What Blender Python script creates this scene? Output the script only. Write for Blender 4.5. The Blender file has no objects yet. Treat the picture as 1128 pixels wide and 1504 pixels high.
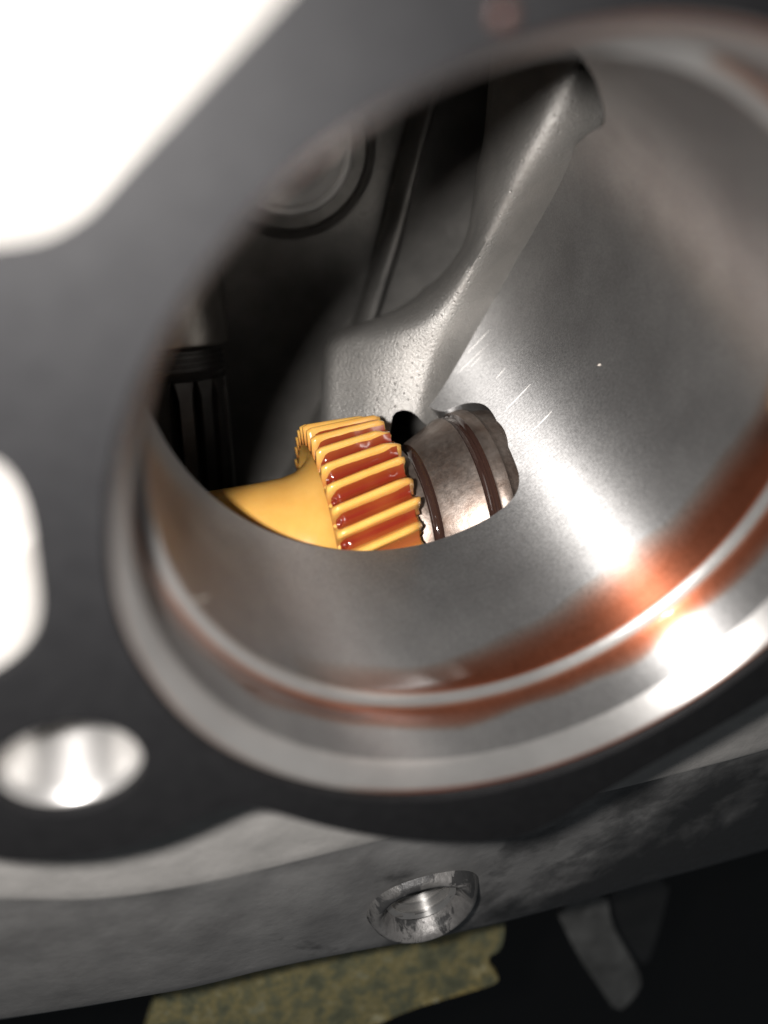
import bpy, bmesh, math, random
from mathutils import Vector, Matrix, noise
from mathutils.geometry import delaunay_2d_cdt, tessellate_polygon
random.seed(7)
PI = math.pi
sc = bpy.context.scene
col = sc.collection

# ------------------------------------------------------------------ camera
# All shapes below are written in units of the bore radius (30 mm); S turns them into metres.
# World: flange face is the plane z = 0, bore axis is the z axis (bore goes down).
S = 0.03
FPX = 1200.0                                   # focal length in photo pixels (1128 x 1504)
CAM = Vector((-0.81359, 1.16352, 1.31846))
MC = Matrix(((0.96055635, 0.16918620, -0.22069783),
             (0.0, 0.79363322, 0.60839650),
             (0.27808542, -0.58439913, 0.76232943)))
cd = bpy.data.cameras.new('camera')
cam = bpy.data.objects.new('camera', cd)
col.objects.link(cam)
mw = MC.to_4x4()
mw.translation = CAM * S
cam.matrix_world = mw
cd.sensor_fit = 'VERTICAL'
cd.sensor_height = 24.0
cd.sensor_width = 18.0
cd.lens = FPX / 1504 * 24
cd.clip_start = 0.001
cd.clip_end = 20
cd.dof.use_dof = True
cd.dof.focus_distance = 3.55 * S
cd.dof.aperture_fstop = 7.2
cd.dof.aperture_blades = 0
sc.camera = cam

# ------------------------------------------------------------------ world, phone flash, exposure
w = bpy.data.worlds.new('World')
sc.world = w
w.use_nodes = True
bg = w.node_tree.nodes['Background']
bg.inputs[0].default_value = (0.86, 0.93, 1.0, 1)
bg.inputs[1].default_value = 0.07
FLASH = CAM + MC @ Vector((-0.375, 0.045, 0.0))
ld = bpy.data.lights.new('phone_flash', 'SPOT')
ld.energy = 0.82
ld.color = (1.0, 0.962, 0.935)
ld.spot_size = math.radians(126)
ld.spot_blend = 1.0
ld.shadow_soft_size = 0.0022
lo = bpy.data.objects.new('phone_flash', ld)
col.objects.link(lo)
lm = MC.to_4x4()
lm.translation = FLASH * S
lo.matrix_world = lm
sc.view_settings.view_transform = 'Standard'
sc.view_settings.look = 'None'
sc.view_settings.exposure = 0.0
sc.view_settings.gamma = 1.0
sc.view_settings.use_curve_mapping = False
sc.render.engine = 'CYCLES'
sc.cycles.use_denoising = True
sc.cycles.max_bounces = 10
sc.cycles.transparent_max_bounces = 16
sc.cycles.sample_clamp_indirect = 4.0
sc.cycles.blur_glossy = 0.6

# ------------------------------------------------------------------ pixel -> place helpers
def rayd(x, y):
    return MC @ Vector(((x - 564) / FPX, -(y - 752) / FPX, -1.0))
def at_depth(x, y, d):
    return CAM + rayd(x, y) * d
def at_plane(x, y, z):
    r = rayd(x, y)
    return CAM + r * ((z - CAM.z) / r.z)
def at_cyl(x, y, R):
    r = rayd(x, y)
    a = r.x**2 + r.y**2
    b = 2 * (r.x * CAM.x + r.y * CAM.y)
    c = CAM.x**2 + CAM.y**2 - R * R
    D = max(b * b - 4 * a * c, 0)
    return CAM + r * ((-b + math.sqrt(D)) / 2 / a)

# ------------------------------------------------------------------ object helpers
def tag(o, label=None, cat=None, group=None, kind=None):
    if label: o['label'] = label
    if cat: o['category'] = cat
    if group: o['group'] = group
    if kind: o['kind'] = kind
    return o
def thing(name, loc, label, cat, group=None):
    o = bpy.data.objects.new(name, None)
    o.empty_display_size = 0.005
    col.objects.link(o)
    o.location = Vector(loc) * S
    return tag(o, label, cat, group)
def base_of(p):
    v = Vector((0, 0, 0))
    while p:
        v = v + p.location
        p = p.parent
    return v
def mesh(name, verts, faces, mat, parent=None, smooth=True, angle=None, attr=None, origin=None):
    me = bpy.data.meshes.new(name)
    b = base_of(parent)
    loc = Vector((0, 0, 0))
    if parent is None:
        if origin is None:
            n = len(verts)
            origin = Vector((sum(v[0] for v in verts) / n, sum(v[1] for v in verts) / n, min(v[2] for v in verts)))
        loc = Vector(origin) * S
        b = loc
    me.from_pydata([tuple(Vector(v) * S - b) for v in verts], [], faces)
    me.validate()
    bm = bmesh.new(); bm.from_mesh(me)
    bmesh.ops.recalc_face_normals(bm, faces=bm.faces)
    if angle is not None:
        ca = math.radians(angle)
        es = [e for e in bm.edges if len(e.link_faces) == 2 and e.calc_face_angle(0) > ca]
        bmesh.ops.split_edges(bm, edges=es)
    bm.to_mesh(me); bm.free()
    for p in me.polygons: p.use_smooth = smooth
    if attr and len(attr) == len(me.vertices):
        a = me.attributes.new('amount', 'FLOAT', 'POINT')
        for i, x in enumerate(attr): a.data[i].value = x
    me.materials.append(mat)
    o = bpy.data.objects.new(name, me)
    col.objects.link(o)
    o.location = loc
    if parent: o.parent = parent
    return o
def lathe(profile, axis_o=(0, 0, 0), axis_d=(0, 0, 1), n=160, a0=0, a1=2 * PI, wob=None):
    "profile: list of (radius, height along axis)"
    d = Vector(axis_d).normalized()
    u = Vector((1, 0, 0)) if abs(d.x) < 0.9 else Vector((0, 1, 0))
    u = (u - d * u.dot(d)).normalized()
    v = d.cross(u)
    O = Vector(axis_o)
    full = abs(a1 - a0 - 2 * PI) < 1e-6
    cols = n if full else n + 1
    V, Fc = [], []
    for r, h in profile:
        for i in range(cols):
            a = a0 + (a1 - a0) * i / n
            rr = r + (wob(a, h) if wob else 0)
            V.append(O + d * h + (u * math.cos(a) + v * math.sin(a)) * rr)
    for j in range(len(profile) - 1):
        for i in range(n):
            k = (i + 1) % cols
            Fc.append((j * cols + i, j * cols + k, (j + 1) * cols + k, (j + 1) * cols + i))
    return V, Fc
def dens(pts, step):
    out = []
    for i in range(len(pts) - 1):
        a, b = Vector(pts[i]), Vector(pts[i + 1])
        n = max(1, int((b - a).length / step))
        for k in range(n): out.append(a.lerp(b, k / n))
    out.append(Vector(pts[-1]))
    return out
def smooth_line(pts, it=2, closed=False):
    P = [Vector(p) for p in pts]
    for _ in range(it):
        Q = []
        n = len(P)
        rng = n if closed else n - 1
        if not closed: Q.append(P[0])
        for i in range(rng):
            a, b = P[i], P[(i + 1) % n]
            Q += [a.lerp(b, .25), a.lerp(b, .75)]
        if not closed: Q.append(P[-1])
        P = Q
    return P
def seg_dist(p, line):
    best = 1e9
    for i in range(len(line) - 1):
        a, b = line[i], line[i + 1]
        ab = b - a
        t = max(0, min(1, (p - a).dot(ab) / max(ab.length_squared, 1e-12)))
        best = min(best, (a + ab * t - p).length)
    return best
def interp(x, table):
    if x <= table[0][0]: return table[0][1]
    for (x0, y0), (x1, y1) in zip(table, table[1:]):
        if x <= x1: return y0 + (y1 - y0) * (x - x0) / (x1 - x0)
    return table[-1][1]
def fill2d(boundary, step, holes=()):
    "triangulate a 2-D polygon with an even grid of inner points; returns verts2d, tris, boundary index loops"
    pts, edges = [], []
    loops = []
    for lp in [boundary] + list(holes):
        s = len(pts)
        pts += [Vector((p[0], p[1])) for p in lp]
        n = len(lp)
        loops.append([s + i for i in range(n)])
        edges += [(s + i, s + (i + 1) % n) for i in range(n)]
    nb = len(pts)
    def inside(p, poly):
        c = False
        n = len(poly)
        j = n - 1
        for i in range(n):
            if (poly[i][1] > p[1]) != (poly[j][1] > p[1]) and \
               p[0] < (poly[j][0] - poly[i][0]) * (p[1] - poly[i][1]) / (poly[j][1] - poly[i][1]) + poly[i][0]:
                c = not c
            j = i
        return c
    xs = [p[0] for p in boundary]; ys = [p[1] for p in boundary]
    lines = [[Vector((p[0], p[1])) for p in lp] + [Vector((lp[0][0], lp[0][1]))] for lp in [boundary] + list(holes)]
    y = min(ys) + step / 2; row = 0
    while y < max(ys):
        x = min(xs) + (step / 2 if row % 2 else 0)
        while x < max(xs):
            q = Vector((x, y))
            if inside(q, boundary) and not any(inside(q, h) for h in holes) and all(seg_dist(q, l) > step * .45 for l in lines):
                pts.append(q)
            x += step
        y += step * .87; row += 1
    v, e, f, ov, oe, of = delaunay_2d_cdt(pts, edges, [], 0, 1e-7)
    tris = []
    for t in f:
        c = (v[t[0]] + v[t[1]] + v[t[2]]) / 3
        if inside(c, boundary) and not any(inside(c, h) for h in holes): tris.append(tuple(t))
    # map input loops to output ids
    m = {}
    for i, lst in enumerate(ov):
        for k in lst: m[k] = i
    return v, tris, [[m[i] for i in lp] for lp in loops]

# ------------------------------------------------------------------ material helpers
def new_mat(name):
    m = bpy.data.materials.new(name)
    m.use_nodes = True
    nt = m.node_tree
    return m, nt, nt.nodes['Principled BSDF']
def N(nt, t, **kw):
    n = nt.nodes.new(t)
    for k, v in kw.items():
        if k.startswith('i_'):
            key = k[2:]
            key = int(key) if key.isdigit() else key.replace('_', ' ')
            n.inputs[key].default_value = v
        else: setattr(n, k, v)
    return n
def ramp(nt, src, stops):
    r = nt.nodes.new('ShaderNodeValToRGB')
    e = r.color_ramp.elements
    while len(e) < len(stops): e.new(0.5)
    for el, (p, c) in zip(e, stops):
        el.position = p
        el.color = (c, c, c, 1) if not isinstance(c, tuple) else (*c, 1)
    nt.links.new(src, r.inputs[0])
    return r.outputs[0]
def coords(nt, scale=(1, 1, 1), rot=(0, 0, 0)):
    g = nt.nodes.new('ShaderNodeNewGeometry')     # world position: metres
    mp = nt.nodes.new('ShaderNodeMapping')
    mp.inputs['Scale'].default_value = scale
    mp.inputs['Rotation'].default_value = rot
    nt.links.new(g.outputs['Position'], mp.inputs[0])
    return mp.outputs[0]
def noise_tex(nt, vec, scale, detail=4, rough=.55, dist=0):
    n = nt.nodes.new('ShaderNodeTexNoise')
    n.inputs['Scale'].default_value = scale
    n.inputs['Detail'].default_value = detail
    n.inputs['Roughness'].default_value = rough
    n.inputs['Distortion'].default_value = dist
    nt.links.new(vec, n.inputs['Vector'])
    return n.outputs['Fac']
def bump(nt, h, strength, dist, nrm=None):
    b = nt.nodes.new('ShaderNodeBump')
    b.inputs['Strength'].default_value = strength
    b.inputs['Distance'].default_value = dist
    nt.links.new(h, b.inputs['Height'])
    if nrm: nt.links.new(nrm, b.inputs['Normal'])
    return b.outputs[0]
def mixc(nt, fac, a, b, mode='MIX'):
    m = nt.nodes.new('ShaderNodeMix')
    m.data_type = 'RGBA'; m.blend_type = mode
    if isinstance(fac, (int, float)): m.inputs[0].default_value = fac
    else: nt.links.new(fac, m.inputs[0])
    for s, k in ((a, 6), (b, 7)):
        if isinstance(s, tuple): m.inputs[k].default_value = (*s, 1)
        else: nt.links.new(s, m.inputs[k])
    return m.outputs[2]

MAT = {}
def machined(name, c0, c1, metal, rough, aniso, ring=2600, ringstr=.35, mott=.4):
    m, nt, b = new_mat(name)
    P = coords(nt)
    big = noise_tex(nt, P, 130, 5)
    fine = noise_tex(nt, P, 3600, 4, .7)
    colr = mixc(nt, ramp(nt, big, [(.3, 0.0), (.7, 1.0)]), c0, c1)
    colr = mixc(nt, mott, colr, ramp(nt, fine, [(.36, .35), (.64, 1.0)]), 'MULTIPLY')
    nt.links.new(colr, b.inputs['Base Color'])
    b.inputs['Metallic'].default_value = metal
    rr = ramp(nt, fine, [(.2, rough - .05), (.8, rough + .06)])
    nt.links.new(rr, b.inputs['Roughness'])
    b.inputs['Anisotropic'].default_value = aniso
    tg = nt.nodes.new('ShaderNodeTangent')
    tg.direction_type = 'RADIAL'; tg.axis = 'Z'
    nt.links.new(tg.outputs[0], b.inputs['Tangent'])
    b.inputs['Anisotropic Rotation'].default_value = .25
    # turning marks: stripes along the bore axis
    Pz = coords(nt, (.004, .004, 1))
    st = noise_tex(nt, Pz, ring, 3, .7)
    n1 = bump(nt, st, ringstr, .0002)
    mid = noise_tex(nt, P, 1700, 3, .6)
    n2 = bump(nt, fine, .06, .00004, n1)
    n2 = bump(nt, mid, .10, .00005, n2)
    nt.links.new(n2, b.inputs['Normal'])
    return m
MAT['bore'] = machined('machined_bore', (.32, .316, .312), (.41, .406, .40), .85, .405, 1.0)
MAT['rim'] = machined('machined_rim', (.48, .47, .455), (.60, .59, .57), .85, .42, .90, 1800, .08, .15)

MAT['hole'] = machined('drilled_hole', (.42, .41, .40), (.52, .51, .495), .85, .40, .3, 1800, .1, .15)
def cast(name, c0, c1, metal=.55, rough=.45, bscale=1400, bstr=.5, grime=None, pits=True):
    m, nt, b = new_mat(name)
    P = coords(nt)
    big = noise_tex(nt, P, 160, 6, .6)
    fine = noise_tex(nt, P, bscale, 5, .65)
    colr = mixc(nt, ramp(nt, big, [(.3, 0.0), (.7, 1.0)]), c0, c1)
    if grime:
        g = noise_tex(nt, P, grime[0], 8, .68, .6)
        gm = ramp(nt, g, [(grime[1], 0.0), (grime[1] + .06, 1.0)])
        colr = mixc(nt, gm, colr, grime[2])
        inv = N(nt, 'ShaderNodeMath', operation='MULTIPLY_ADD'); nt.links.new(gm, inv.inputs[0])
        inv.inputs[1].default_value = -metal; inv.inputs[2].default_value = metal
        nt.links.new(inv.outputs[0], b.inputs['Metallic'])
    else:
        b.inputs['Metallic'].default_value = metal
    nt.links.new(colr, b.inputs['Base Color'])
    nt.links.new(ramp(nt, fine, [(.2, rough - .1), (.8, rough + .15)]), b.inputs['Roughness'])
    h = fine
    nrm = bump(nt, fine, bstr, .00022)
    if pits:
        v = N(nt, 'ShaderNodeTexVoronoi'); v.inputs['Scale'].default_value = 1100
        nt.links.new(P, v.inputs['Vector'])
        pr = ramp(nt, v.outputs['Distance'], [(.06, 0.0), (.2, 1.0)])
        nrm = bump(nt, pr, .6, .0002, nrm)
    nt.links.new(nrm, b.inputs['Normal'])
    return m
MAT['cast'] = cast('cast_aluminium', (.40, .39, .37), (.52, .50, .47), .72, .45, 2400, .8)
MAT['skin'] = cast('outer_cast_skin', (.31, .30, .285), (.41, .395, .375), .3, .55, 500, .5, None, False)
m, nt, b = new_mat('grimy_cast_skin')
P = coords(nt)
big = noise_tex(nt, P, 120, 6, .6); fine = noise_tex(nt, P, 700, 5, .65)
cc = mixc(nt, ramp(nt, big, [(.3, 0.0), (.7, 1.0)]), (.13, .127, .124), (.22, .216, .21))
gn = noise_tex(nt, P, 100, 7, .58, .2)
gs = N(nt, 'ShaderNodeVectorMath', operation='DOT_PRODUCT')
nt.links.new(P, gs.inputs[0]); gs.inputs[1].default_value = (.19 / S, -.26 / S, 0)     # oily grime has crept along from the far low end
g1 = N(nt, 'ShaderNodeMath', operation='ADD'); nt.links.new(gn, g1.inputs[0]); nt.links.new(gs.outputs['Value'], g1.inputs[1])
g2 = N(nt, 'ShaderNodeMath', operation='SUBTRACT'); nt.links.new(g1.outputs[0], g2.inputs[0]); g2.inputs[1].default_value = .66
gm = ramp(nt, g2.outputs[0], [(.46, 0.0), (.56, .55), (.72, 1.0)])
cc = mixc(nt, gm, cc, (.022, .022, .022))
nt.links.new(cc, b.inputs['Base Color'])
b.inputs['Metallic'].default_value = .2
nt.links.new(ramp(nt, fine, [(.2, .38), (.8, .62)]), b.inputs['Roughness'])
nt.links.new(bump(nt, fine, .4, .0002), b.inputs['Normal'])
MAT['grimy'] = m
MAT['boss'] = cast('worn_boss_rim', (.08, .078, .075), (.30, .29, .28), .5, .45, 500, .9, (260, .50, (.03, .03, .03)), False)
MAT['cavity'] = cast('dark_oily_casting', (.17, .165, .155), (.25, .24, .225), .4, .38, 900, .45)
MAT['steel'] = cast('oily_dark_steel', (.20, .19, .175), (.30, .285, .265), .8, .34, 1000, .25, None, False)
MAT['black_steel'] = cast('black_steel', (.035, .034, .033), (.06, .058, .055), .6, .42, 900, .4, None, False)
MAT['lever'] = cast('gritty_black_steel', (.09, .09, .086), (.22, .22, .21), .4, .5, 700, .9, None, False)
MAT['void'] = cast('dark_backdrop', (.006, .006, .006), (.010, .010, .010), 0, .8, 300, .2, None, False)

m, nt, b = new_mat('black_rubber_gasket')
P = coords(nt)
f = noise_tex(nt, P, 900, 4)
nt.links.new(ramp(nt, f, [(.2, (.005, .005, .0055)), (.8, (.009, .009, .0095))]), b.inputs['Base Color'])
b.inputs['Roughness'].default_value = .6
b.inputs['Specular IOR Level'].default_value = .15
nt.links.new(bump(nt, f, .25, .0002), b.inputs['Normal'])
MAT['gasket'] = m

m, nt, b = new_mat('amber_plastic')
P = coords(nt)
f = noise_tex(nt, P, 240, 4)
nt.links.new(ramp(nt, f, [(.25, (.64, .33, .07)), (.75, (.72, .42, .11))]), b.inputs['Base Color'])
b.inputs['Roughness'].default_value = .30
at = N(nt, 'ShaderNodeAttribute', attribute_name='amount')
pc = [l.from_socket for l in nt.links if l.to_socket == b.inputs['Base Color']][0]
nt.links.new(mixc(nt, at.outputs['Fac'], pc, (.30, .075, .018)), b.inputs['Base Color'])
b.inputs['Subsurface Weight'].default_value = .35
b.inputs['Subsurface Radius'].default_value = (1.0, .45, .1)
b.inputs['Subsurface Scale'].default_value = .0007
b.inputs['Coat Weight'].default_value = .5
b.inputs['Coat Roughness'].default_value = .08
f2 = noise_tex(nt, P, 1800, 3)
nt.links.new(bump(nt, f2, .08, .0001), b.inputs['Normal'])
MAT['plastic'] = m

def oil_body(name, c, c2=None):
    m, nt, b = new_mat(name)
    at = N(nt, 'ShaderNodeAttribute', attribute_name='amount')
    nt.links.new(mixc(nt, at.outputs['Fac'], c, c2 or c), b.inputs['Base Color'])
    b.inputs['Roughness'].default_value = .07
    b.inputs['IOR'].default_value = 1.47
    b.inputs['Coat Weight'].default_value = .6
    b.inputs['Coat Roughness'].default_value = .04
    return m
MAT['oil_red'] = oil_body('red_oil_thick', (.16, .016, .007), (.34, .10, .022))
MAT['oil_amber'] = oil_body('red_oil_thin', (.22, .06, .018), (.40, .16, .035))
MAT['oil_brown'] = oil_body('brown_oil', (.035, .018, .014))

def oil_film(name, thick, thin=(.97, .95, .93)):
    "clear red fluid: tints whatever metal lies below, 'amount' = how thick the film is at that vertex"
    m, nt, b = new_mat(name)
    nt.nodes.remove(b)
    out = nt.nodes['Material Output']
    at = N(nt, 'ShaderNodeAttribute', attribute_name='amount')
    P = coords(nt)
    nz = noise_tex(nt, P, 160, 3)
    ad = N(nt, 'ShaderNodeMath', operation='MULTIPLY_ADD')
    nt.links.new(nz, ad.inputs[0]); ad.inputs[1].default_value = .3
    nt.links.new(at.outputs['Fac'], ad.inputs[2])
    sb = N(nt, 'ShaderNodeMath', operation='SUBTRACT', use_clamp=True)
    nt.links.new(ad.outputs[0], sb.inputs[0]); sb.inputs[1].default_value = .15
    c = mixc(nt, sb.outputs[0], thin, thick)
    tr = N(nt, 'ShaderNodeBsdfTransparent'); nt.links.new(c, tr.inputs[0])
    gl = N(nt, 'ShaderNodeBsdfGlossy'); gl.inputs['Roughness'].default_value = .03
    mx = N(nt, 'ShaderNodeMixShader')
    fr = N(nt, 'ShaderNodeFresnel'); fr.inputs['IOR'].default_value = 1.35
    ml = N(nt, 'ShaderNodeMath', operation='MULTIPLY'); nt.links.new(fr.outputs[0], ml.inputs[0]); ml.use_clamp = True
    pw = N(nt, 'ShaderNodeMath', operation='POWER'); nt.links.new(sb.outputs[0], pw.inputs[0]); pw.inputs[1].default_value = 2
    nt.links.new(pw.outputs[0], ml.inputs[1])
    nt.links.new(ml.outputs[0], mx.inputs[0])
    nt.links.new(tr.outputs[0], mx.inputs[1]); nt.links.new(gl.outputs[0], mx.inputs[2])
    nt.links.new(mx.outputs[0], out.inputs['Surface'])
    return m
MAT['film'] = oil_film('red_oil_film', (.86, .49, .36))

m, nt, b = new_mat('oily_bronze_steel')
P = coords(nt)
f = noise_tex(nt, P, 320, 6, .65); f2 = noise_tex(nt, P, 1500, 4, .7)
cc = mixc(nt, ramp(nt, f, [(.3, 0.0), (.7, 1.0)]), (.20, .145, .115), (.36, .31, .275))
cc = mixc(nt, .4, cc, ramp(nt, f2, [(.3, .5), (.75, 1.0)]), 'MULTIPLY')
nt.links.new(cc, b.inputs['Base Color'])
b.inputs['Metallic'].default_value = .85
nt.links.new(ramp(nt, f2, [(.2, .32), (.8, .52)]), b.inputs['Roughness'])
nt.links.new(bump(nt, f2, .35, .0001), b.inputs['Normal'])
MAT['collar'] = m

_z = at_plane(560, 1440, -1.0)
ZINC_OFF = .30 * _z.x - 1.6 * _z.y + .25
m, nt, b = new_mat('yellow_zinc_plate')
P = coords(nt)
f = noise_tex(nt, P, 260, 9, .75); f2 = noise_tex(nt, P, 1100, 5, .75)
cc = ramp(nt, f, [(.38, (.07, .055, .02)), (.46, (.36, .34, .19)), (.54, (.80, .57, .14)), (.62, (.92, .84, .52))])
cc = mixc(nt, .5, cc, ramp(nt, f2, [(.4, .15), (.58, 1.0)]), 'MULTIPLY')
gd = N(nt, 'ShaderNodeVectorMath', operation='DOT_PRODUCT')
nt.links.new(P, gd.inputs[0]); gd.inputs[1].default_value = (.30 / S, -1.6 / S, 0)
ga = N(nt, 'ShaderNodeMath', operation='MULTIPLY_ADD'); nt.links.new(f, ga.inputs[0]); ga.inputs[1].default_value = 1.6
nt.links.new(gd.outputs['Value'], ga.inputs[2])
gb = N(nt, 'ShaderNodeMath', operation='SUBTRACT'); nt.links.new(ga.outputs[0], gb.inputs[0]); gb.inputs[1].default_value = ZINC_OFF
cc = mixc(nt, ramp(nt, gb.outputs[0], [(.2, 0.0), (.8, 1.0)]), mixc(nt, .75, cc, (.13, .14, .09)), cc)     # colour turns darker and grey-green towards the inner part
nt.links.new(cc, b.inputs['Base Color'])
b.inputs['Metallic'].default_value = .2
b.inputs['Roughness'].default_value = .42
nt.links.new(bump(nt, f2, .7, .0003), b.inputs['Normal'])
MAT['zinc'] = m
m, nt, b = new_mat('bright_scratch')
b.inputs['Base Color'].default_value = (.85, .83, .8, 1); b.inputs['Metallic'].default_value = .4
b.inputs['Roughness'].default_value = .5
MAT['scratch'] = m
m, nt, b = new_mat('pale_lint')
b.inputs['Base Color'].default_value = (.75, .68, .6, 1); b.inputs['Roughness'].default_value = .7
MAT['lint'] = m

# ================================================================== the housing
house = thing('gearbox_housing', (0, 0, -3.45),
              'grey cast aluminium gearbox housing with a wide machined bore', 'housing')
RW = 0.912         # deep bore radius
RC = 0.958         # counterbore radius

# rim of the bore: flange lip, chamfer, counterbore, step
prof = [(1.03, -.004), (1.0, -.004), (.994, -.008), (.965, -.060), (.960, -.068), (RC, -.080), (RC, -.268), (RC - .004, -.2745), (RC - .010, -.276),
        (.922, -.276), (.915, -.279), (.911, -.285), (RW, -.295), (RW, -.31)]
V, Fc = lathe(prof[:6], n=240)
mesh('bore_rim', V, Fc, MAT['rim'], house, angle=50)
V, Fc = lathe(prof[5:8], n=240)
mesh('counterbore', V, Fc, MAT['bore'], house, angle=50)
V, Fc = lathe(prof[7:], n=240)
mesh('step_lip', V, Fc, MAT['rim'], house, angle=50)

# deep bore wall, with the window where the casting is cut away and the hole for the collar
def pz(x, y):
    p = at_cyl(x, y, RW)
    return (math.degrees(math.atan2(p.y, p.x)), p.z)
wpx = [pz(x, y) for x, y in ((735, 385), (772, 320), (800, 278), (828, 236), (850, 208), (868, 194), (880, 189))]
ends = [(-180, -1.04), (-150, -1.04), (-120, -1.035), (-90, -1.035), (-75, -1.05), (-66, -1.065), (-60.5, -1.10), (-57.5, -1.17), (-56.2, -1.26), (-54.6, -1.43),
        (-53.0, -1.60), (-53.0, -1.69), (-54.4, -1.75), (-57, -1.80), (-60, -1.83), (-66, -1.85), (-69, -2.1), (-69, -2.55), (-30, -2.75),
        (-12, -2.75)] + wpx + [(34.2, -1.385), (38, -1.33), (44, -1.265), (54.6, -1.15), (66, -1.08), (85, -1.04), (130, -1.04), (180, -1.04)]
bl = dens(smooth_line([(a / 57.2958 * RW, z) for a, z in ends], 2), .03)
top = [Vector((180 / 57.2958 * RW - i / 90 * 2 * PI * RW, -.305)) for i in range(91)]
bound = bl + [Vector((PI * RW, -.6))] + top + [Vector((-PI * RW, -.6))]
v2, tr, loops = fill2d([(p.x, p.y) for p in bound], .045)
def wallpt(p, r=RW):
    a = p[0] / RW
    return Vector((r * math.cos(a), r * math.sin(a), p[1]))
V = [wallpt(p) for p in v2]
wall = mesh('bore_wall', V, tr, MAT['bore'], house)
# cut edge of the wall (its thickness)
LV, LF = [], []
k = len(bl)
for i, p in enumerate(bl):
    deep = p.y < -1.1
    LV += [wallpt(p), wallpt((p.x, p.y - .006), RW + .008), wallpt((p.x, p.y), RW + (.10 if deep else .03))]
for i in range(k - 1):
    for j in range(2): LF.append((3 * i + j, 3 * i + 3 + j, 3 * i + 4 + j, 3 * i + 1 + j))
mesh('wall_edge', LV, LF, MAT['bore'], house)
# scratches across the machined wall
for a, c, wd in (((779, 564), (744, 600), 1.6), ((810, 604), (781, 633), 2.0), ((720, 483), (685, 520), 1.0), ((717, 505), (672, 548), .8), ((742, 540), (728, 556), .8), ((848, 690), (836, 701), 1.8), ((709, 520), (690, 540), .8)):
    A, B = Vector(a), Vector(c)
    t = (B - A).normalized(); n_ = Vector((-t.y, t.x))
    q = []
    for s_, ww in ((0, .15), (.3, 1), (.75, 1), (1, .1)):
        p_ = A.lerp(B, s_)
        q.append((p_ + n_ * wd * ww * .5, p_ - n_ * wd * ww * .5))
    V, Fc = [], []
    for x, y in q:
        for r_ in (RW - .0012, RW + .002):
            V += [at_cyl(x.x, x.y, r_), at_cyl(y.x, y.y, r_)]
    for i in range(3):
        o_ = 4 * i
        Fc += [(o_, o_ + 4, o_ + 5, o_ + 1), (o_ + 2, o_ + 3, o_ + 7, o_ + 6), (o_, o_ + 2, o_ + 6, o_ + 4), (o_ + 1, o_ + 5, o_ + 7, o_ + 3)]
    mesh('scratch', V, Fc, MAT['scratch'], house)

# flange plate outline (in photo pixels, on the z = 0 face)
inner_n = 200
outline_px = [(470, -70), (410, 0), (330, 85), (250, 172), (180, 246), (130, 305), (96, 328), (62, 345), (20, 352), (-60, 360), (-160, 366),
              (-200, 400), (-200, 640), (-90, 640), (-20, 655), (20, 688), (42, 740), (52, 810), (62, 880), (52, 930), (18, 968), (-40, 1000), (-95, 1050), (-120, 1115), (-110, 1190), (-60, 1240), (20, 1254), (100, 1251),
              (165, 1238), (220, 1221), (275, 1196), (320, 1177), (352, 1170), (400, 1180), (450, 1196), (530, 1214), (600, 1223), (680, 1226), (740, 1223),
              (790, 1206), (850, 1170), (930, 1123), (1010, 1078), (1128, 1010), (1230, 930)]
ol = [at_plane(x, y, 0) for x, y in outline_px]
# out of frame: carry the outline round the bore at the same ring width
for a in range(-20, 100, 12):
    ol.append(Vector((1.32 * math.cos(math.radians(a)), 1.32 * math.sin(math.radians(a)), 0)))
ol2 = smooth_line([(p.x, p.y) for p in ol], 2, True)
bc = at_plane(103, 1118, 0)                      # bolt hole in the ear
BR = .158
def circ(c, r, n): return [Vector((c[0] + r * math.cos(2 * PI * i / n), c[1] + r * math.sin(2 * PI * i / n))) for i in range(n)]
def plate(name, outer, holes, z0, z1, mat, parent, bev=0, angle=40, **kw):
    polys = [outer] + holes
    flat = [p for pl in polys for p in pl]
    tris = tessellate_polygon([[Vector((p.x, p.y, 0)) for p in pl] for pl in polys])
    n = len(flat)
    V = [(p.x, p.y, z1) for p in flat]
    Fc = [tuple(t) for t in tris]
    V += [(p.x, p.y, z0) for p in flat]
    Fc += [(t[2] + n, t[1] + n, t[0] + n) for t in tris]
    s = 0
    for pl in polys:
        k = len(pl)
        for i in range(k):
            a, b_ = s + i, s + (i + 1) % k
            Fc.append((a, b_, b_ + n, a + n))
        s += k
    return mesh(name, V, Fc, mat, parent, angle=angle, **kw)
plate('flange', ol2, [circ((0, 0), 1.03, inner_n), circ(bc, BR * 1.02, 48)], -.36, -.004, MAT['skin'], house)
# bolt hole: countersink and bore
V, Fc = lathe([(BR * 1.02, -.004), (BR, -.006), (BR * .91, -.05), (BR * .74, -.14), (BR * .62, -.20), (BR * .59, -.23), (BR * .58, -.38), (BR * .3, -.40), (.002, -.42)], (bc.x, bc.y, 0), n=64)
mesh('bolt_hole', V, Fc, MAT['hole'], house, angle=70)

# outer skin of the housing around the flange, upper side (beside the lens and the flash)
def skin_z(x, y):
    z = -.34 + .05 * noise.noise(Vector((x * 2.1, y * 2.1, 3)))
    return z
gx, gy = 40, 46
V, Fc = [], []
for j in range(gy + 1):
    for i in range(gx + 1):
        x = -2.6 + 2.9 * i / gx
        y = -1.15 + 3.4 * j / gy
        V.append((x, y, skin_z(x, y)))
for j in range(gy):
    for i in range(gx):
        a = j * (gx + 1) + i
        q = (a, a + 1, a + gx + 2, a + gx + 1)
        cx = sum(V[t][0] for t in q) / 4; cy = sum(V[t][1] for t in q) / 4
        if math.hypot(cx, cy) > 1.06: Fc.append(q)
mesh('outer_skin', V, Fc, MAT['skin'], house)
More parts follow.
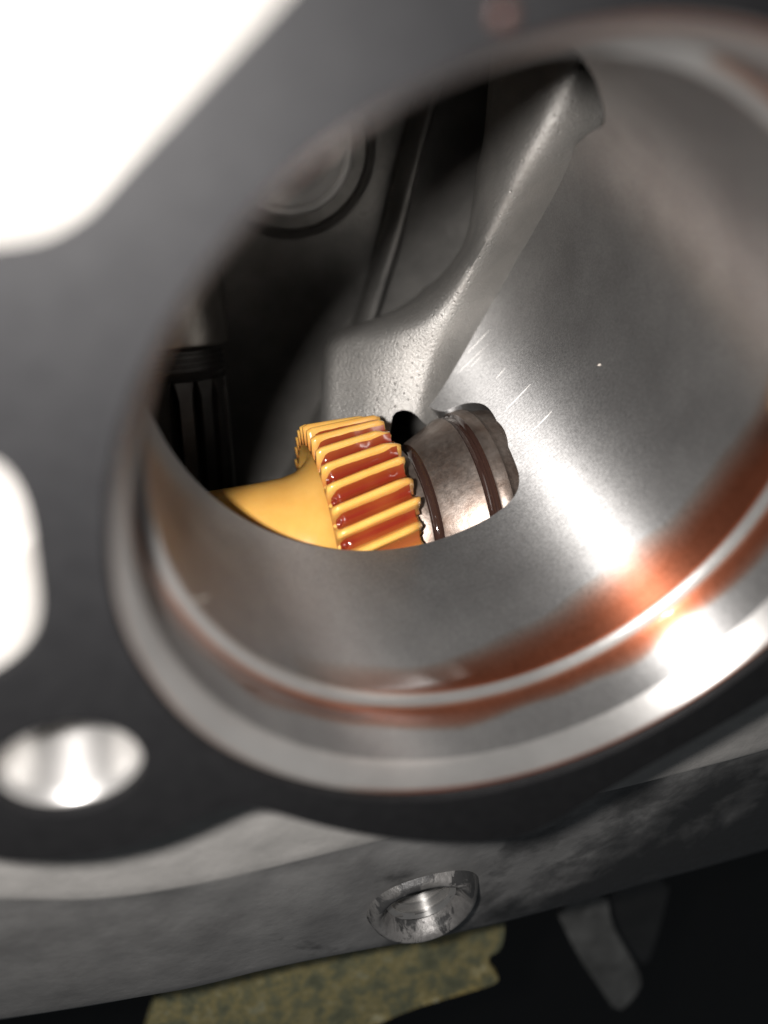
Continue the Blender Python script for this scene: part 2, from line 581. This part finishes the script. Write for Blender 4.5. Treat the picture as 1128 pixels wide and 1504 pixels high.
# raised rib on that skin
rp = smooth_line([at_plane(x, y, -.30) for x, y in ((-120, 300), (0, 262), (90, 235), (150, 180), (210, 105), (280, 45), (360, -30), (450, -120))], 2)
V, Fc = [], []
for i, p in enumerate(rp):
    t = (rp[min(i + 1, len(rp) - 1)] - rp[max(i - 1, 0)]).normalized()
    s_ = t.cross(Vector((0, 0, 1))).normalized()
    for k_ in range(9):
        a = PI * k_ / 8
        V.append(p + s_ * .075 * math.cos(a) + Vector((0, 0, -.07 + .10 * math.sin(a))))
for i in range(len(rp) - 1):
    for k_ in range(8):
        Fc.append((9 * i + k_, 9 * i + k_ + 1, 9 * i + k_ + 10, 9 * i + k_ + 9))
mesh('skin_rib', V, Fc, MAT['skin'], house)

# lower side: ledge, rounded shoulder, sloping grimy face with its dark lower edge
shoulder = smooth_line([(-420, 1290), (-200, 1320), (0, 1324), (150, 1325), (300, 1301), (450, 1264), (600, 1226), (850, 1176), (1128, 1104), (1400, 1020), (1600, 950)], 2)
lower = smooth_line([(-420, 1560), (-200, 1540), (0, 1508), (200, 1476), (400, 1430), (560, 1398), (700, 1374), (900, 1318), (1128, 1256), (1400, 1170), (1600, 1110)], 2)
def resample(L, n):
    d = [0]
    for i in range(len(L) - 1): d.append(d[-1] + (L[i + 1] - L[i]).length)
    out = []
    for k_ in range(n):
        t = d[-1] * k_ / (n - 1)
        i = max(j for j in range(len(d)) if d[j] <= t + 1e-9)
        i = min(i, len(L) - 2)
        out.append(L[i].lerp(L[i + 1], (t - d[i]) / max(d[i + 1] - d[i], 1e-9)))
    return out
NL = 120
sh = resample(shoulder, NL); lw = resample(lower, NL)
ZS, ZL = -.35, -.43
rows = [[] for _ in range(20)]
hole_c = at_plane(621, 1326, -.50)
for i in range(NL):
    a = at_plane(sh[i].x, sh[i].y, ZS)
    e = at_plane(lw[i].x, lw[i].y, ZL)
    dn = (e - a); dn.normalize()
    inn = Vector((a.x * .55, a.y * .55, 0)).normalized()
    k_ = 0
    for t in (.75, .5, .3, .15, .07): rows[k_].append(a + Vector((0, 1, 0)) * t + Vector((.0, 0, .012 * noise.noise(a * 4 + Vector((t * 9, 0, 0)))))); k_ += 1
    rows[k_].append(a + Vector((0, .025, .001))); k_ += 1
    rows[k_].append(a + Vector((0, 0, -.006))); k_ += 1
    for t in (.04, .1, .2, .3, .4, .5, .6, .7, .8, .9, .96):
        p = a.lerp(e, t) + Vector((0, 0, -.012 + .016 * noise.noise(Vector((a.x * 2.5, t * 3, 7)))))
        rows[k_].append(p); k_ += 1
    rows[k_].append(e + Vector((0, -.01, -.03))); k_ += 1
    rows[k_].append(e + Vector((0, .12, -.5))); k_ += 1
def strip(rs):
    V = [p for r in rs for p in r]; n = len(rs[0]); Fc = []
    for j in range(len(rs) - 1):
        for i in range(n - 1): Fc.append((j * n + i, j * n + i + 1, (j + 1) * n + i + 1, (j + 1) * n + i))
    return V, Fc
V, Fc = strip(rows[:7])
mesh('ledge', V, Fc, MAT['skin'], house)
V, Fc = strip(rows[6:])
# open the face where the threaded hole sits
nf = Vector((0, 0, 0))
aL = at_plane(600, 1226, ZS); eL = at_plane(650, 1385, ZL)
sl = (eL - aL).normalized()
xdir = (at_plane(760, 1350, -.52) - at_plane(500, 1410, -.58)).normalized()
hn = xdir.cross(sl).normalized()
if hn.z < 0: hn = -hn
hn_face = hn.copy()
r_ = rayd(621, 1326)
# point of the sloping face under that pixel
hc = CAM + r_ * ((aL - CAM).dot(hn) / r_.dot(hn)) + hn * .05
hn = (hn + Vector((0, .13, 0))).normalized()      # the boss leans towards the bore
HR = .165
Fc2 = [f for f in Fc if (sum((Vector(V[i]) for i in f), Vector()) / 4 - hc).length > HR * 1.25]
mesh('lower_face', V, Fc2, MAT['grimy'], house)
th = [(HR * 1.75, -.12), (HR * 1.45, -.012), (HR * 1.34, .004), (HR * 1.26, .004), (HR * 1.14, -.030), (HR * 1.0, -.075)]
V, Fc = lathe(th, hc, hn, n=64, wob=lambda a, h: .006 * math.sin(a * 3))
thole = mesh('threaded_hole', V, Fc, MAT['boss'], house)
prof = []
for i in range(9):
    z = -.075 - i * .042
    prof += [(HR * .99, z), (HR * .84, z - .014), (HR * .84, z - .022), (HR * .99, z - .036)]
prof += [(HR * .8, -.48), (HR * .5, -.49), (.002, -.495)]
V, Fc = lathe(prof, hc, hn, n=64)
mesh('thread', V, Fc, MAT['rim'], thole, angle=25)

# ------------------------------------------------------------------ inside of the housing
X0, X1, Y0, Y1, Z0, Z1 = -2.0, 2.1, -2.15, 1.45, -3.4, -.45
flr = [[Vector((X0 + (X1 - X0) * i / 60, Y0 + (Y1 - Y0) * j / 56, 0)) for i in range(61)] for j in range(57)]
bcen = at_plane(428, 222, Z0)
def floor_z(x, y):
    z = Z0 + .03 * noise.noise(Vector((x * 2, y * 2, 1)))
    return z
V = [(p.x, p.y, floor_z(p.x, p.y)) for r in flr for p in r]
Fc = []
for j in range(56):
    for i in range(60):
        a = j * 61 + i
        q = (a, a + 1, a + 62, a + 61)
        c = sum((Vector((V[t][0], V[t][1])) for t in q), Vector((0, 0))) / 4
        if (c - Vector((bcen.x, bcen.y))).length > .30: Fc.append(q)
mesh('cavity_floor', V, Fc, MAT['cavity'], house)
def side(a, b_):
    n = 40; V, Fc = [], []
    for j in range(21):
        for i in range(n + 1):
            p = Vector(a).lerp(Vector(b_), i / n)
            V.append((p.x, p.y, Z0 - .02 + (Z1 - Z0 + .02) * j / 20))
    for j in range(20):
        for i in range(n):
            q = j * (n + 1) + i
            Fc.append((q, q + 1, q + n + 2, q + n + 1))
    mesh('cavity_wall', V, Fc, MAT['cavity'], house)
side((X0, Y0), (X1, Y0)); side((X1, Y0), (X1, Y1)); side((X1, Y1), (X0, Y1)); side((X0, Y1), (X0, Y0))
plate('cavity_roof', [Vector((X0, Y0)), Vector((X1, Y0)), Vector((X1, Y1)), Vector((X0, Y1))], [circ((0, 0), RW + .02, 120)], Z1 - .03, Z1, MAT['cavity'], house)
# bearing seat in the cavity floor
q1 = at_plane(428, 336, Z0)
RB = (Vector((q1.x, q1.y)) - Vector((bcen.x, bcen.y))).length
o_ = (bcen.x, bcen.y, Z0)
V, Fc = lathe([(RB * 1.25, -.05), (RB * 1.1, .02), (RB * 1.02, .03), (RB, .01), (RB * .985, -.14), (RB * .86, -.14), (RB * .85, -.02), (RB * .83, .0)], o_, n=120)
seat = mesh('bearing_seat', V, Fc, MAT['cavity'], house, angle=40)
V, Fc = lathe([(RB * .83, .0), (RB * .80, .012), (RB * .74, .006), (RB * .70, .014), (RB * .62, .004), (RB * .50, -.004), (RB * .42, -.03), (RB * .33, -.10), (RB * .30, -.3), (.002, -.3)], o_, n=120)
mesh('bearing_ring', V, Fc, MAT['rim'], seat, angle=40)
# rib standing on the cavity floor
def tube(line, rad, z_squash=1.0, n=12):
    V, Fc = [], []
    for i, p in enumerate(line):
        t = (line[min(i + 1, len(line) - 1)] - line[max(i - 1, 0)]).normalized()
        u = t.cross(Vector((0, 0, 1))).normalized(); v_ = u.cross(t)
        rr = rad(i / (len(line) - 1)) if callable(rad) else rad
        for k_ in range(n):
            a = 2 * PI * k_ / n
            V.append(p + u * rr * math.cos(a) + v_ * rr * z_squash * math.sin(a))
    for i in range(len(line) - 1):
        for k_ in range(n):
            b2 = (k_ + 1) % n
            Fc.append((n * i + k_, n * i + b2, n * i + n + b2, n * i + n + k_))
    return V, Fc
rl = smooth_line([at_plane(x, y, Z0 + .10) for x, y in ((655, 20), (622, 160), (600, 240), (578, 330), (556, 402), (532, 480), (500, 560), (440, 690), (400, 760))], 2)
V, Fc = tube(rl, .05, 2.6)
mesh('floor_rib', V, Fc, MAT['cavity'], house)

# curved web that runs from the bore down to the plate behind the gear
web_left = smooth_line([(724, 60), (718, 130), (713, 200), (702, 245), (696, 300), (690, 340), (672, 378), (640, 415), (600, 446), (555, 468), (520, 479), (495, 487), (480, 500), (474, 520), (472, 560), (469, 640)], 2)
web_ridge = [Vector(p) for p in ((858, 60), (845, 110), (820, 165), (790, 222), (765, 268), (735, 318), (708, 368), (682, 418), (657, 465), (638, 508), (620, 555), (605, 620))]
web_right = [Vector(p) for p in ((650, 622), (656, 600), (668, 565), (684, 530), (705, 490), (730, 448), (757, 400), (790, 345), (822, 292), (850, 248), (874, 206), (890, 172), (893, 140), (884, 100), (878, 60))]
bottom = [Vector(p) for p in ((469, 680), (560, 680), (572, 640), (576, 612), (582, 605), (592, 602), (603, 604), (612, 610), (620, 619), (630, 627), (642, 630))]
def sm(y, table, w=45):
    return sum(interp(y + w * k_ / 3, table) for k_ in range(-3, 4)) / 7
def web_depth(p):
    x, y = p.x, p.y
    dl = sm(y, [(60, 3.46), (130, 3.52), (200, 3.60), (300, 3.80), (400, 4.06), (480, 4.14), (560, 4.14), (680, 4.12)])
    dm = sm(y, [(60, 2.92), (150, 2.97), (230, 3.10), (300, 3.32), (400, 3.64), (500, 3.84), (560, 3.90), (680, 3.96)])
    dr = sm(y, [(60, 3.30), (120, 3.14), (175, 3.10), (250, 3.40), (330, 3.84), (420, 4.12), (500, 4.16), (560, 4.10), (640, 4.05)])
    xl = sm(y, LT, 12); xr = sm(y, RT, 12); xm = sm(y, MT, 40)
    if x < xm:
        t = min(1, (xm - x) / max(xm - xl, 1))
        k_ = 1.9 + .7 * max(0, min(1, (y - 300) / 160))
        d = dm + (dl - dm) * (.45 * t * t * (k_ - (k_ - 1) * t) + .55 * t**3 * (4 - 3 * t)**.5)
    else:
        t = min(1, (x - xm) / max(xr - xm, 1))
        d = dm + (dr - dm) * t * t * (1.8 - .8 * t)
    dd = seg_dist(p, web_left)
    wl = 17
    if dd < wl: d += .10 * (1 - math.sqrt(max(0, 1 - ((wl - dd) / wl)**2)))
    d += .006 * noise.noise(Vector((x * .02, y * .02, 0)))
    return d
mono = sorted([(p.y, p.x) for p in web_left])
LT = mono; RT = sorted([(p.y, p.x) for p in web_right]); MT = sorted([(p.y, p.x) for p in web_ridge])
wb = [Vector(p) for p in web_left] + bottom + web_right
wb = dens(wb + [wb[0]], 7)[:-1]
v2, tr, loops = fill2d([(p.x, p.y) for p in wb], 7.5)
V = [at_depth(p.x, p.y, web_depth(p)) for p in v2]
Fc = list(tr)
lp = loops[0]
s0 = len(V)
for k_, add in ((1, .10), (2, .32)):
    for i in lp:
        p = v2[i]
        q = at_depth(p.x, p.y, web_depth(p) + add)
        ctr = at_depth(620, 420, web_depth(p) + add)
        V.append(q + (ctr - q).normalized() * (.02 if k_ == 2 else 0))
nb = len(lp)
for i in range(nb):
    j = (i + 1) % nb
    Fc.append((lp[i], lp[j], s0 + j, s0 + i))
    Fc.append((s0 + i, s0 + j, s0 + nb + j, s0 + nb + i))
mesh('web', V, Fc, MAT['cast'], house, angle=75)

# ================================================================== gasket on the flange
def wobc(r, n, amp, sd): return [Vector((math.cos(2 * PI * i / n), math.sin(2 * PI * i / n))) * (r + amp * noise.noise(Vector((math.cos(2 * PI * i / n) * 3, math.sin(2 * PI * i / n) * 3, sd)))) for i in range(n)]
gol = ol2
plate('gasket', gol, [wobc(1.004, inner_n, .006, 2), circ(bc, BR * 1.04, 48)], .0, .028, MAT['gasket'], None, origin=(0, 0, 0))
g = bpy.data.objects['gasket']
tag(g, 'black rubber gasket lying on the flange around the bore', 'gasket')
bv = g.modifiers.new('soft_edge', 'BEVEL'); bv.width = .008 * S; bv.segments = 2; bv.limit_method = 'ANGLE'; bv.angle_limit = math.radians(50)

# ================================================================== yellow gear
GY, GZ, GR = -1.26, -1.512, .586
GX0, GX1 = -.298, .05
NT = 36
ROOT = GR - .085
HEL = .150                       # twist over the face width
gear = thing('helical_gear', ((GX0 + GX1) / 2, GY, GZ - GR), 'yellow plastic helical gear on its own shaft, wet with red oil', 'gear')
def gp(x, r, a):                 # a measured from +z towards +y
    return Vector((x, GY + r * math.sin(a), GZ + r * math.cos(a)))
def lathe_x(prof, n=96): 
    V, Fc = [], []
    for r, x in prof:
        for i in range(n): V.append(gp(x, r, 2 * PI * i / n))
    for j in range(len(prof) - 1):
        for i in range(n):
            k_ = (i + 1) % n
            Fc.append((j * n + i, j * n + k_, (j + 1) * n + k_, (j + 1) * n + i))
    return V, Fc
V, Fc = lathe_x([(.30, GX0 + .03), (.43, GX0 + .030), (.455, GX0 + .025), (ROOT - .03, GX0 + .006), (ROOT, GX0 + .004), (ROOT, GX1 - .004), (ROOT - .02, GX1), (.2, GX1)])
mesh('gear_body', V, Fc, MAT['plastic'], gear, angle=50)
prof = [(.355, -2.0), (.355, -.9), (.357, GX0 - .22), (.362, GX0 - .12), (.375, GX0 - .06), (.40, GX0 - .018), (.435, GX0 + .018), (.46, GX0 + .026)]
V, Fc = lathe_x(prof)
mesh('shaft', V, Fc, MAT['plastic'], gear)
PT = 2 * PI / NT
NS = 14
def tooth_mesh(a0, rnd, wetness=0):
    A = []
    prof = [(-.46, 0), (-.36, .08), (-.27, .26), (-.205, .55), (-.155, .84), (-.09, .97), (0, 1.0), (.09, .97), (.155, .84), (.205, .55), (.27, .26), (.36, .08), (.46, 0)]
    V, Fc = [], []
    n = len(prof)
    e1 = rnd.uniform(-.012, .012)
    chip = rnd.random() < .4
    for s_ in range(NS + 1):
        t = s_ / NS
        x = GX0 + (GX1 + e1 - GX0) * t
        endf = 1.0
        if s_ == 0: endf = .90
        if s_ == NS: endf = .88
        if chip and t > .8: endf -= .28 * (t - .8) / .2 * (1 + .5 * rnd.uniform(-1, 1))
        for u, h in prof:
            hh = h * endf * (GR - ROOT)
            A.append(max(0, min(1, (.80 - h) * 1.1)) * (.35 + .55 * wetness) + .10 * wetness * (t > .85)); V.append(gp(x + (0.004 * rnd.uniform(-1, 1) if s_ == NS else 0), ROOT - .004 + hh + .004 * (h > 0), a0 + u * PT - HEL * (t - .5) * -1))
    for s_ in range(NS):
        for i in range(n - 1):
            Fc.append((s_ * n + i, s_ * n + i + 1, (s_ + 1) * n + i + 1, (s_ + 1) * n + i))
    Fc.append(tuple(range(n))); Fc.append(tuple(range(NS * n, NS * n + n)))
    return V, Fc, A
rnd = random.Random(3)
for k_ in range(NT):
    V, Fc, A = tooth_mesh(k_ * PT, rnd, max(0, min(1, (math.degrees(k_ * PT) - 10) / 50)))
    mesh('tooth', V, Fc, MAT['plastic'], gear, attr=A)
# oil lying in the valleys between the teeth (seen side) with a bead at its left end
for k_ in range(NT):
    a0 = (k_ + .5) * PT
    deg = math.degrees(a0) % 360
    if not (0 < deg < 190): continue
    wet = max(0, min(1, (deg - 20) / 45))
    V, Fc, A = [], [], []
    n = 7
    for s_ in range(NS + 1):
        t = .04 + .93 * s_ / NS
        x = GX0 + (GX1 - GX0) * t
        hgt = (.012 + .022 * wet) * min(1, (s_ + .3) / 1.5) * (1 + .2 * noise.noise(Vector((t * 5, k_, 0))))
        for i in range(n):
            u = -.33 + .66 * i / (n - 1)
            A.append(min(1, abs(u / .33)**2.5 * .35 + (.25 if u < 0 else 0) * abs(u / .33) + max(0, .3 * noise.noise(Vector((t * 4, k_ * 3.1, 2))))))
            V.append(gp(x, ROOT + hgt + .022 * (u / .33)**2 * (.4 + wet), a0 + u * PT + HEL * (t - .5)))
    for s_ in range(NS):
        for i in range(n - 1): Fc.append((s_ * n + i, s_ * n + i + 1, (s_ + 1) * n + i + 1, (s_ + 1) * n + i))
    of = mesh('oil_film', V, Fc, MAT['oil_red'] if wet > .35 else MAT['oil_amber'], gear, attr=A)
    if deg < 120:
        # bead
        t = .055 + .03 * rnd.random()
        cpt = gp(GX0 + (GX1 - GX0) * t, ROOT + .026, a0 + HEL * (t - .5))
        V, Fc = lathe([(.001, .006), (.007, .005), (.012, .002), (.014, -.002), (.013, -.008)], cpt, (cpt - Vector((cpt.x, GY, GZ))), n=14)
        mesh('oil_bead', V, Fc, MAT['oil_red'], of)

# ================================================================== metal collar beside the gear
collar = thing('metal_collar', (.45, GY, GZ - .55), 'brownish metal cone collar with two oily grooves in the bore wall hole', 'collar')
CX = GX1
V, Fc = lathe_x([(.30, CX + .008), (.375, CX + .008), (.392, CX + .014), (.398, CX + .024), (.412, CX + .078), (.412, CX + .080)])
mesh('nose', V, Fc, MAT['collar'], collar, angle=60)
V, Fc = lathe_x([(.412, CX + .08), (.400, CX + .084), (.396, CX + .092), (.399, CX + .112), (.416, CX + .121), (.424, CX + .125)])
mesh('oil_groove', V, Fc, MAT['oil_brown'], collar, angle=60)
V, Fc = lathe_x([(.424, CX + .125), (.430, CX + .133), (.518, CX + .294), (.520, CX + .300)])
mesh('cone', V, Fc, MAT['collar'], collar, angle=60)
V, Fc = lathe_x([(.520, CX + .300), (.510, CX + .304), (.506, CX + .311), (.508, CX + .326), (.522, CX + .331), (.524, CX + .335), (.514, CX + .339), (.516, CX + .350), (.532, CX + .356)])
mesh('oil_groove', V, Fc, MAT['oil_brown'], collar, angle=60)
V, Fc = lathe_x([(.532, CX + .356), (.538, CX + .361), (.546, CX + .40), (.546, CX + .412), (.535, CX + .42), (.530, CX + .44), (.530, CX + .80), (.3, CX + .80)])
mesh('shank', V, Fc, MAT['collar'], collar, angle=40)

# ================================================================== splined shaft in the dark part
sh_c = at_depth(228, 505, 4.35)
sh_d = (MC @ Vector((-.02, math.cos(.30), math.sin(.30)))).normalized()     # up along the shaft
shaft = thing('splined_shaft', sh_c - sh_d * .9, 'dark oily steel shaft with splines below a smooth collar', 'shaft')
SR = .385
V, Fc = lathe([(SR * .5, .95), (SR * .84, .95), (SR * .86, .60), (SR * .97, .50), (SR, .46), (SR, .03), (SR * .985, .008), (SR * .95, 0)], sh_c, sh_d, n=96)
mesh('collar', V, Fc, MAT['steel'], shaft, angle=40)
prof = [(SR * .95, 0)]
for i in range(4):
    h = -.015 - i * .03
    prof += [(SR * .93, h), (SR * .90, h - .006), (SR * .90, h - .016), (SR * .93, h - .022)]
prof += [(SR * .92, -.14), (SR * .80, -.20), (SR * .80, -1.6)]
V, Fc = lathe(prof, sh_c, sh_d, n=96)
mesh('ring_grooves', V, Fc, MAT['black_steel'], shaft, angle=40)
u_ = Vector((1, 0, 0)); u_ = (u_ - sh_d * u_.dot(sh_d)).normalized(); v_ = sh_d.cross(u_)
NSP = 18
for k_ in range(NSP):
    V, Fc = [], []
    a0 = 2 * PI * (k_ + .5) / NSP
    hw = PI / NSP * .62
    secs = [(-.15, .80, 1.55), (-.17, .935, 1.50), (-.21, .94, 1.25), (-.26, .94, 1.0), (-1.55, .94, 1.0)]
    for h, rr, wf in secs:
        for (da, r2) in ((-hw * wf * 1.06, .79), (-hw * wf, rr - .02), (-hw * wf * .85, rr), (hw * wf * .85, rr), (hw * wf, rr - .02), (hw * wf * 1.06, .79)):
            a = a0 + da
            V.append(sh_c + sh_d * h + (u_ * math.cos(a) + v_ * math.sin(a)) * SR * r2)
    for j in range(len(secs) - 1):
        for i in range(5): Fc.append((j * 6 + i, j * 6 + i + 1, j * 6 + i + 7, j * 6 + i + 6))
    mesh('spline', V, Fc, MAT['black_steel'], shaft, angle=40)

# ================================================================== oil on the bore
def oil_ring(name, label, sect, a_lo, a_hi, amt, n=150):
    "sect(a) -> list of ((r, z), amount)"
    V, Fc, A = [], [], []
    m_ = len(sect(0))
    for i in range(n + 1):
        a = math.radians(a_lo + (a_hi - a_lo) * i / n)
        fade = amt(math.degrees(a))
        for (r, z), q in sect(a):
            V.append((r * math.cos(a), r * math.sin(a), z)); A.append(q * fade)
    for i in range(n):
        for j in range(m_ - 1): Fc.append((i * m_ + j, i * m_ + j + 1, (i + 1) * m_ + j + 1, (i + 1) * m_ + j))
    o = mesh(name, V, Fc, MAT['film'], None, attr=A)
    tag(o, label, 'oil')
    return o
def up_n(a, s): return noise.noise(Vector((math.cos(a) * 4, math.sin(a) * 4, s)))
def sec1(a):
    wd = interp(math.degrees(a), [(-132, .10), (-105, .12), (-75, .20), (-48, .25), (-20, .22), (22, .15)]) + .03 * up_n(a, 1)
    r0 = RW - .003
    return [((r0 - .004, -.292), 1.0), ((r0 - .006, -.300), 1.25), ((r0 - .004, -.292 - wd * .35), 1.05), ((r0 - .002, -.292 - wd * .6), .8), ((r0 - .001, -.292 - wd * .8), .4), ((r0 + .001, -.292 - wd), 0)]
oil_ring('oil_pool', 'red oil pooled against the inner lip on the deep bore wall', sec1, -132, 22, lambda d: interp(d, [(-132, 0), (-112, .45), (-92, .9), (-20, 1), (5, .6), (22, 0)]))
def sec2(a):
    wd = .075 + .03 * up_n(a, 5)
    r0 = RC - .002
    return [((.935, -.2735), .0), ((.944, -.272), .6), ((r0 - .004, -.266), 1.1), ((r0 - .002, -.266 + wd * .35), 1.0), ((r0 - .001, -.266 + wd * .7), .7), ((r0 + .001, -.266 + wd), 0)]
oil_ring('oil_pool', 'red oil line in the corner of the counterbore step', sec2, -200, 70, lambda d: interp(d, [(-200, .2), (-165, .6), (-120, .9), (-20, 1), (30, .9), (70, .5)]), 220)
def sec3(a):
    d_ = math.degrees(a)
    wd = interp(d_, [(-180, .005), (-150, .010), (-110, .022), (-60, .020), (0, .012), (50, .018), (80, .012), (110, .009), (150, .006), (180, .005)])
    return [((1.0, .012), 1.1), ((1.0 - wd * .5, .011), 1.0), ((1.0 - wd + .003 * up_n(a, 9), .006), .8)]
oil_ring('oil_bead', 'thin red oil bead along the inner edge of the black gasket', sec3, -180, 180, lambda d: interp(d, [(-180, .35), (-125, .0), (-108, 1.1), (-60, 1.1), (-30, .3), (20, .3), (50, .9), (110, .55), (180, .2)]), 240)

# ================================================================== small loose things
p0 = at_cyl(880, 536, RW - .004)
V = [p0 + Vector(v) * .014 for v in ((-.5, -.2, -.1), (.5, -.3, .1), (.6, .3, -.1), (-.3, .45, .2), (.05, 0, .5), (0, .1, -.4))]
tag(mesh('metal_flake', V, [(0, 1, 4), (1, 2, 4), (2, 3, 4), (3, 0, 4), (1, 0, 5), (2, 1, 5), (3, 2, 5), (0, 3, 5)], MAT['lint'], smooth=False), 'tiny pale metal flake stuck to the machined bore wall', 'flake')
fl = [at_cyl(x, y, RW - .006) for x, y in ((283, 881), (288, 882), (294, 881), (300, 880), (305, 878))]
V, Fc = tube(fl, .0022, 1, 6)
tag(mesh('lint_fibre', V, Fc, MAT['lint']), 'thin pale fibre lying on the bore wall near the step', 'fibre')

sp = smooth_line([at_plane(x, y, -.03) for x, y in ((262, 1203), (290, 1191), (318, 1179), (338, 1173), (352, 1171))], 1)
V, Fc = tube(sp, lambda t: .004 + .010 * math.sin(PI * t), 1.5, 8)
tag(mesh('oil_smear', V, Fc, MAT['oil_red']), 'short red oil smear on the outer edge of the flange', 'oil')
p0 = at_plane(740, 22, .028)
V, Fc = lathe([(.001, .013), (.009, .0115), (.015, .007), (.018, 0)], p0, (0, 0, 1), n=20)
tag(mesh('oil_droplet', V, Fc, MAT['oil_brown']), 'single glinting oil droplet on the black gasket', 'droplet')

# ================================================================== below the housing
def tilted(name, px, z, k, th, mat, parent, bev=.012):
    "steel plate whose outer side rises by k per unit, cut to the outline seen"
    yc = at_plane(*px[0], z).y
    P_ = []
    for x, y in px:
        r = rayd(x, y)
        P_.append(CAM + r * ((z - k * (CAM.y - yc) - CAM.z) / (r.z + k * r.y)))
    pts = smooth_line([(p.x, p.y) for p in P_], 1, True)
    tris = tessellate_polygon([[Vector((p.x, p.y, 0)) for p in pts]])
    n = len(pts)
    V = [(p.x, p.y, z - k * (p.y - yc)) for p in pts] + [(p.x, p.y, z - k * (p.y - yc) - th) for p in pts]
    Fc = [tuple(t) for t in tris] + [(t[2] + n, t[1] + n, t[0] + n) for t in tris]
    Fc += [(i, (i + 1) % n, (i + 1) % n + n, i + n) for i in range(n)]
    o = mesh(name, V, Fc, mat, parent, smooth=False)
    b_ = o.modifiers.new('worn_edge', 'BEVEL'); b_.width = bev * S; b_.segments = 2; b_.limit_method = 'ANGLE'; b_.angle_limit = math.radians(40)
    return o
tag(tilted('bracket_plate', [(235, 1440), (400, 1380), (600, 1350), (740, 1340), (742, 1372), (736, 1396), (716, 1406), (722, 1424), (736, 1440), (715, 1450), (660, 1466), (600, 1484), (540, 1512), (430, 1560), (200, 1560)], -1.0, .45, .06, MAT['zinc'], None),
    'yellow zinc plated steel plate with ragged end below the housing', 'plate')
lever = thing('lever_arm', at_plane(880, 1420, -1.15) - Vector((0, 0, .2)), 'dark gritty steel lever end below the housing edge', 'lever')
tilted('arm', [(812, 1330), (892, 1310), (900, 1362), (925, 1402), (946, 1442), (932, 1468), (906, 1490), (880, 1450), (850, 1408)], -1.15, .35, .14, MAT['lever'], lever)
tilted('back_plate', [(890, 1300), (990, 1280), (965, 1380), (948, 1424), (925, 1395), (905, 1360)], -1.4, .1, .08, MAT['black_steel'], lever)
V = [(-90, -90, -5.2), (90, -90, -5.2), (90, 90, -5.2), (-90, 90, -5.2)]
tag(mesh('ground', V, [(0, 1, 2, 3)], MAT['void']), 'dark floor far below the housing', None, kind='structure')
